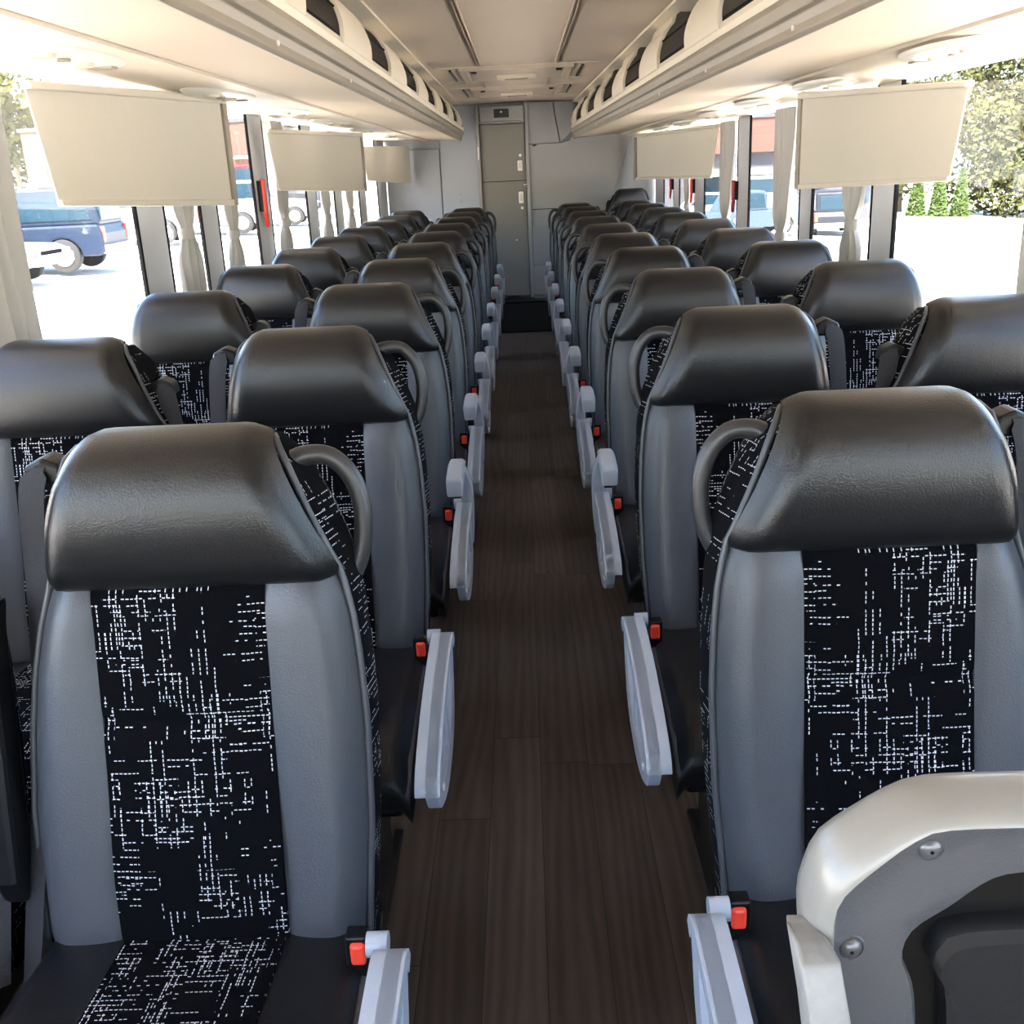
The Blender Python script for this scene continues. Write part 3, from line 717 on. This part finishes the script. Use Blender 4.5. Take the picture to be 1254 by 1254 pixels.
# face inside the rim
def zq(r_): return r_
rec = [K(*p) for p in ((.262, .62), (.248, .84), (.236, .883), (.240, .908), (.262, .926), (.283, .946), (.305, .953), (.38, .953), (.41, .93), (.425, .90), (.425, .62))]
r80 = resamp(crom(rec, 5), 90)
rows = [[shell_pt(*a.lerp(b, f), y) for a, b in zip(i80, r80)] for f, y in ((0, .4685), (.03, .470), (.35, .472), (.75, .473), (.93, .474), (1, .479), (1.03, .492))]
MB().grid(rows).build('shell_face', MT_FACE, SH, smooth=True)
MB().add([shell_pt(p.x, p.y, .492) for p in r80], [tuple(range(90))]).build('recess', BLACKPL, SH, solid=.004)
tr = [K(*p) for p in ((.285, .62), (.268, .845), (.256, .872), (.258, .895), (.270, .906), (.31, .909), (.40, .909), (.408, .90), (.408, .62))]
t80 = resamp(crom(tr, 4), 60); t80 += [t80[-1].lerp(t80[0], .5), t80[0]]; cc = Vector(K(.33, .75))
rows = [[shell_pt(*(p.lerp(cc, f)), y) for p in t80] for f, y in ((0, .492), (.0, .484), (.02, .479), (.09, .478), (.11, .482), (.5, .483), (.98, .483))]
TR = MB().grid(rows).build('tray_table', mat('dark_tray', (.010, .0105, .012), .4, bump=.1), SH, smooth=True)
TR['label'] = 'black tray folded into the recess'
for (x, z) in ((.243, .979), (.197, .903)):
    x, z = K(x, z); c = Vector(shell_pt(x, z, .472))
    m = MB(); n = 20
    m.loft([[(c.x+R_*math.cos(2*PI*i/n), c.y-h, c.z+R_*math.sin(2*PI*i/n)) for i in range(n)] for R_, h in ((.0068, 0), (.0066, .0012), (.0052, .0030), (.0028, .0042), (.0012, .0044))])
    sw = m.build('screw', mat('screw_metal', (.13, .13, .135), .3, metal=.5), SH, smooth=True)
    MB().disc((c.x, c.y-.0043, c.z), .0011, (0, -1, 0), .0004, 10).build('screw_socket', RUBBER, sw)
    MB().tube([(c.x+.0082*math.cos(2*PI*i/20), c.y-.0003, c.z+.0082*math.sin(2*PI*i/20)) for i in range(21)], .0009, 6, False).build('screw_washer', MT_FACE, sw, smooth=True)
# solid back of the shell so it has depth
MB().add([shell_pt(*(p.lerp(Vector((.40, .8)), .06)), .505) for p in o80], [tuple(range(90))]).build('shell_back', BLACKPL, SH, solid=.01)
MB().box(-.14, .12, .0, .06, -.55, .02).build('shell_stand', BASEM, SH, bevel=.01)
# worn armrest on its left side
ar = [(.154, .925, .46), (.160, .938, .455), (.172, .934, .45)]
m = MB(); secs = []
for (x, z, y, hw) in ((.1555, .938, .50, .004), (.158, .941, .492, .008), (.1595, .938, .478, .0105), (.1615, .915, .466, .0105), (.166, .875, .455, .0115), (.172, .83, .445, .012), (.182, .76, .43, .013), (.196, .68, .42, .013), (.20, .64, .43, .01)):
    x2, z2 = K(x, z); x2 += .008; z2 -= .016; y -= .035; hw *= 1.05; secs.append([shell_pt(x2-hw, z2, y), shell_pt(x2+hw, z2-.001, y+.002), shell_pt(x2+hw, z2-.006, y+.026), shell_pt(x2-hw, z2-.006, y+.026)])
m.loft(secs); MT_W = mat('worn_silver_arm', (.25, .25, .245), .5, var=.3, vscale=60, bump=.4, bscale=120)
a_ = m.build('armrest', MT_W, SH, smooth=True, bevel=.004, seg=3); a_['label'] = 'worn silver grey armrest'

# ---------------------------------------------------------------- outside: lot, vehicles, trees, buildings
GZ = lambda x: -1.10-.06*x
LOT = mat('pale_concrete', (.84, .77, .67), .9, var=.08, vscale=.3)
m = MB(); m.add([(-160, -60, GZ(-160)), (160, -60, GZ(160)), (160, 260, GZ(160)), (-160, 260, GZ(-160)), (-160, -60, GZ(-160)-.3), (160, -60, GZ(160)-.3), (160, 260, GZ(160)-.3), (-160, 260, GZ(-160)-.3)],
                 [(0, 1, 2, 3), (7, 6, 5, 4), (0, 4, 5, 1), (1, 5, 6, 2), (2, 6, 7, 3), (3, 7, 4, 0)])
struct(m.build('ground', LOT))
TYRE = mat('tyre', (.02, .02, .02), .8); RIM = mat('alloy_rim', (.6, .6, .6), .3, metal=.6); CARGLASS = mat('car_glass', (.012, .03, .045), .25, spec=.2)
LAMPW = mat('headlamp', (.09, .09, .09), .3); CHROME = mat('chrome', (.7, .7, .7), .2, metal=.9)
def vehicle(label, name, x, y, rz, L, H, Wd, col, kind):
    """local x = length, front at -x"""
    o = empty(name, (x, y, GZ(x)), rz); tag(o, label, 'car', 'parked vehicles')
    pm = mat('car_paint', col, .45, spec=.35)
    h = L/2; wh = .37 if kind != 'car' else .32
    belt = H*.56
    body = [(-h, .42), (-h+.03, belt*.82), (-h+.25, belt*.93), (-h*.42, belt), (h-.08, belt), (h, belt*.8), (h, .42), (h-.15, .34)]
    fx, bx = -h*.60, h*.60
    low = []
    for cx in (bx, fx):
        for i in range(9):
            a = PI*i/8; low.append((cx+math.cos(a)*(wh+.06), .34+math.sin(a)*(wh+.05)))
    body += low+[(-h+.15, .34)]
    b = MB().prism(body, (-Wd/2, Wd/2), lambda p, q, e: (p, e, q)).build('body', pm, o, bevel=.05, seg=3)
    if kind == 'suv': cab = [(-h*.40, belt-.02), (-h*.18, H-.04), (-h*.05, H), (h-.30, H), (h-.15, H-.06), (h-.06, belt-.02)]
    elif kind == 'pickup': cab = [(-h*.42, belt-.02), (-h*.22, H-.04), (-h*.1, H), (h*.22, H), (h*.30, H-.05), (h*.34, belt-.02)]
    else: cab = [(-h*.48, belt-.02), (-h*.12, H-.03), (0, H), (h*.45, H-.04), (h*.82, belt-.02)]
    MB().prism(cab, (-Wd/2+.12, Wd/2-.12), lambda p, q, e: (p, e, q)).build('cabin', pm, o, bevel=.06, seg=3)
    cx = sum(p[0] for p in cab)/len(cab); cz = (belt+H)/2
    win = [(cx+(p-cx)*.88, cz+(q-cz)*.70) for p, q in cab]
    MB().prism(win, (-Wd/2+.10, Wd/2-.10), lambda p, q, e: (p, e, q)).build('side_window', CARGLASS, o)
    xe = cab[-1][0]; MB().box(cab[-2][0]-.02, xe+.005, -Wd/2+.25, Wd/2-.25, belt+.08, H-.18).build('rear_window', CARGLASS, o, bevel=.02)
    for wx in (fx, bx):
        for sy in (-1, 1):
            t = MB().disc((wx, sy*(Wd/2-.02), wh), wh, (0, -sy, 0), .24, 28).build('wheel', TYRE, o, smooth=True, bevel=.03)
            MB().disc((wx, sy*(Wd/2-.0), wh), wh*.62, (0, -sy, 0), .05, 20).build('rim', RIM, t, smooth=True)
    for sy in (-1, 1):
        MB().box(h-.05, h+.02, sy*(Wd/2-.12)-.07, sy*(Wd/2-.12)+.07, belt*.62, belt*.95).build('tail_lamp', RED, o, bevel=.02)
        MB().box(-h-.02, -h+.12, sy*(Wd/2-.13)-.15, sy*(Wd/2-.13)+.15, belt*.66, belt*.82).build('head_lamp', LAMPW, o, bevel=.02)
    MB().box(h-.05, h+.12, -Wd/2+.05, Wd/2-.05, .38, .58).build('bumper', CHROME if kind != 'car' else pm, o, bevel=.03)
    MB().box(-h-.10, -h+.05, -Wd/2+.05, Wd/2-.05, .36, .56).build('bumper', CHROME if kind != 'car' else pm, o, bevel=.03)
    MB().box(-h-.025, -h+.02, -Wd/2+.45, Wd/2-.45, belt*.58, belt*.80).build('grille', RUBBER, o, bevel=.01)
    return o
WH = (.30, .30, .30)
vehicle('dark blue off-roader outside the left front window', 'off_road_vehicle', -11.9, 24.7, .06, 4.7, 1.84, 1.95, (.008, .016, .035), 'suv')
vehicle('white car nose with headlamp at the lower left window corner', 'passenger_car', -11.95, 21.6, PI, 4.5, 1.42, 1.8, WH, 'car')
vehicle('white pickup seen below the left front shade, right of the pillar', 'pickup_truck', -12.9, 33.8, .1, 5.4, 1.85, 1.95, WH, 'pickup')
vehicle('white pickup truck in the narrow left window past the shade', 'pickup_truck', -11.9, 39.5, .1, 5.4, 1.85, 1.95, WH, 'pickup')
vehicle('red off-roader standing behind the white pickups on the left', 'off_road_vehicle', -14.4, 51, .1, 4.9, 2.4, 2.0, (.12, .006, .01), 'suv')
vehicle('white van outside under the second left shade', 'van', -11.2, 46.0, PI+.1, 4.9, 1.9, 1.95, WH, 'suv')
vehicle('dark off-roader outside under the right front shade', 'off_road_vehicle', 13.5, 47.0, PI/2+3.0, 4.6, 1.85, 1.9, (.010, .012, .016), 'suv')
vehicle('blue grey pickup outside the right window between pillar and curtain', 'pickup_truck', 9.1, 44.6, .15, 5.2, 1.8, 1.95, (.04, .06, .085), 'pickup')
vehicle('white van behind the blue grey pickup on the right', 'van', 12.6, 60, .1, 5.2, 2.3, 2.0, WH, 'suv')
vehicle('white car outside the right rear windows', 'passenger_car', 9.3, 55, .1, 4.5, 1.5, 1.85, WH, 'car')

LEAF = mat('tree_leaves', (.052, .054, .016), .7, spec=.2, var=.5, vscale=.8); LEAF2 = mat('hedge_leaves', (.055, .085, .022), .7, spec=.2, var=.4, vscale=1.5); BARK = mat('bark', (.12, .09, .06), .9)
def tree(label, x, y, H, rx_, rz_, n, ls, cone=False, name='broadleaf_tree', g=None, mt=None, z0=None):
    z0 = GZ(x) if z0 is None else z0
    o = empty(name, (x, y, z0)); tag(o, label, 'tree' if not cone else 'shrub', g)
    rng = random.Random(int(x*13+y)); m = MB(); cz = H-rz_
    lumps = [(rng.uniform(-1, 1)*rx_*.7, rng.uniform(-1, 1)*rx_*.7, cz+rng.uniform(-.75, .75)*rz_, rng.uniform(.28, .5)*rx_) for _ in range(26)]
    for i in range(n):
        if cone:
            h = rng.random()**1.3; rr = rx_*(1-h*.85)*(.85+.2*rng.random()); a = rng.uniform(0, 2*PI); c = Vector((rr*math.cos(a), rr*math.sin(a), h*H))
        else:
            lx, ly, lz, lr = rng.choice(lumps); v = Vector((rng.gauss(0, 1), rng.gauss(0, 1), rng.gauss(0, 1))).normalized()*lr*rng.uniform(.8, 1.05); c = Vector((lx, ly, lz))+v
        a = Vector((rng.gauss(0, 1), rng.gauss(0, 1), rng.gauss(0, 1))).normalized(); b = a.orthogonal().normalized(); q = ls*rng.uniform(.6, 1.3)
        m.add([c+a*q, c+b*q*.6, c-a*q, c-b*q*.6], [(0, 1, 2, 3)])
    f = m.build('foliage', mt or LEAF, o, fix=False)
    MB().tube([(0, 0, 0), (.1, 0, H*.35), (0, .1, H*.7)], [.04*H*.6, .03*H*.6, .01*H], 8).build('trunk', BARK, o, smooth=True)
G = 'trees beyond the parking lot'
tree('tallest sunlit leafy tree at the right edge, outside the window', 35.5, 73, 13.5, 6.5, 6.6, 14000, .22, g=G)
tree('leafy tree left of the tallest one, partly behind the right front shade', 27.0, 77, 13, 6.5, 6.3, 12000, .22, g=G)
tree('large leafy tree hidden mostly by the right front shade', 20, 84, 12, 6.5, 5.8, 5000, .32, g=G)
tree('leafy tree above the red-brown building on the right', 17.5, 78, 9, 4.0, 4.2, 3000, .3, g=G)
tree('low bush under the leafy trees at the right edge', 33.5, 69.5, 4.6, 4.0, 2.2, 4500, .22, g=G)
tree('pale leafy tree in the far left window corner', -36, 77, 8.0, 4.5, 3.6, 4500, .28, g=G)
for i, (x, lab) in enumerate(((25.4, 'small conical evergreen shrub under the right front shade, leftmost'), (26.8, 'small conical evergreen shrub under the right front shade, middle'), (28.2, 'small conical evergreen shrub under the right front shade, rightmost'))):
    tree(lab, x, 69.0, 3.0, .60, 1.5, 1600, .13, cone=True, name='evergreen_shrub', g='evergreen shrubs beyond the parking lot', mt=LEAF2)

BRICK = mat('red_brown_cladding', (.09, .035, .024), .8, var=.15); GWALL = mat('lilac_grey_wall', (.05, .048, .058), .8); AWN = mat('white_awning', (.2, .2, .22), .7)
def building(label, x0, x1, y0, y1, zs, zt, name='commercial_building'):
    o = empty(name, ((x0+x1)/2, y0, GZ((x0+x1)/2))); tag(o, label, 'building', 'low buildings beyond the parking lot')
    lx = (x1-x0)/2; g = GZ((x0+x1)/2); b = MB().box(-lx, lx, 0, y1-y0, -.6, zt-g-.3).build('wall', GWALL, o)
    MB().box(-lx-.2, lx+.2, -.5, .0, zs-g, zt-g).build('fascia', BRICK, o, bevel=.05)
    MB().box(-lx-.3, lx+.3, -.6, y1-y0, zt-g, zt-g+.2).build('roof', GWALL, o)
    for i in range(4):
        cx = -lx*.75+i*lx*.5
        w_ = MB().box(cx-.7, cx+.7, -.05, .0, .6, 2.4).build('shop_window', CARGLASS, o)
        MB().prism([(-.9, 2.5), (0, 2.9), (0, 2.5)], (cx-.9, cx+.9), lambda p, q, e: (e, p, q)).build('awning', AWN, w_)
building('low grey building with red-brown fascia beyond the cars, right side', 9.5, 21.5, 64, 72, 1.7, 3.6)
building('low grey building with red-brown fascia beyond the cars, left side', -28, -13.5, 62, 72, 1.6, 4.6)
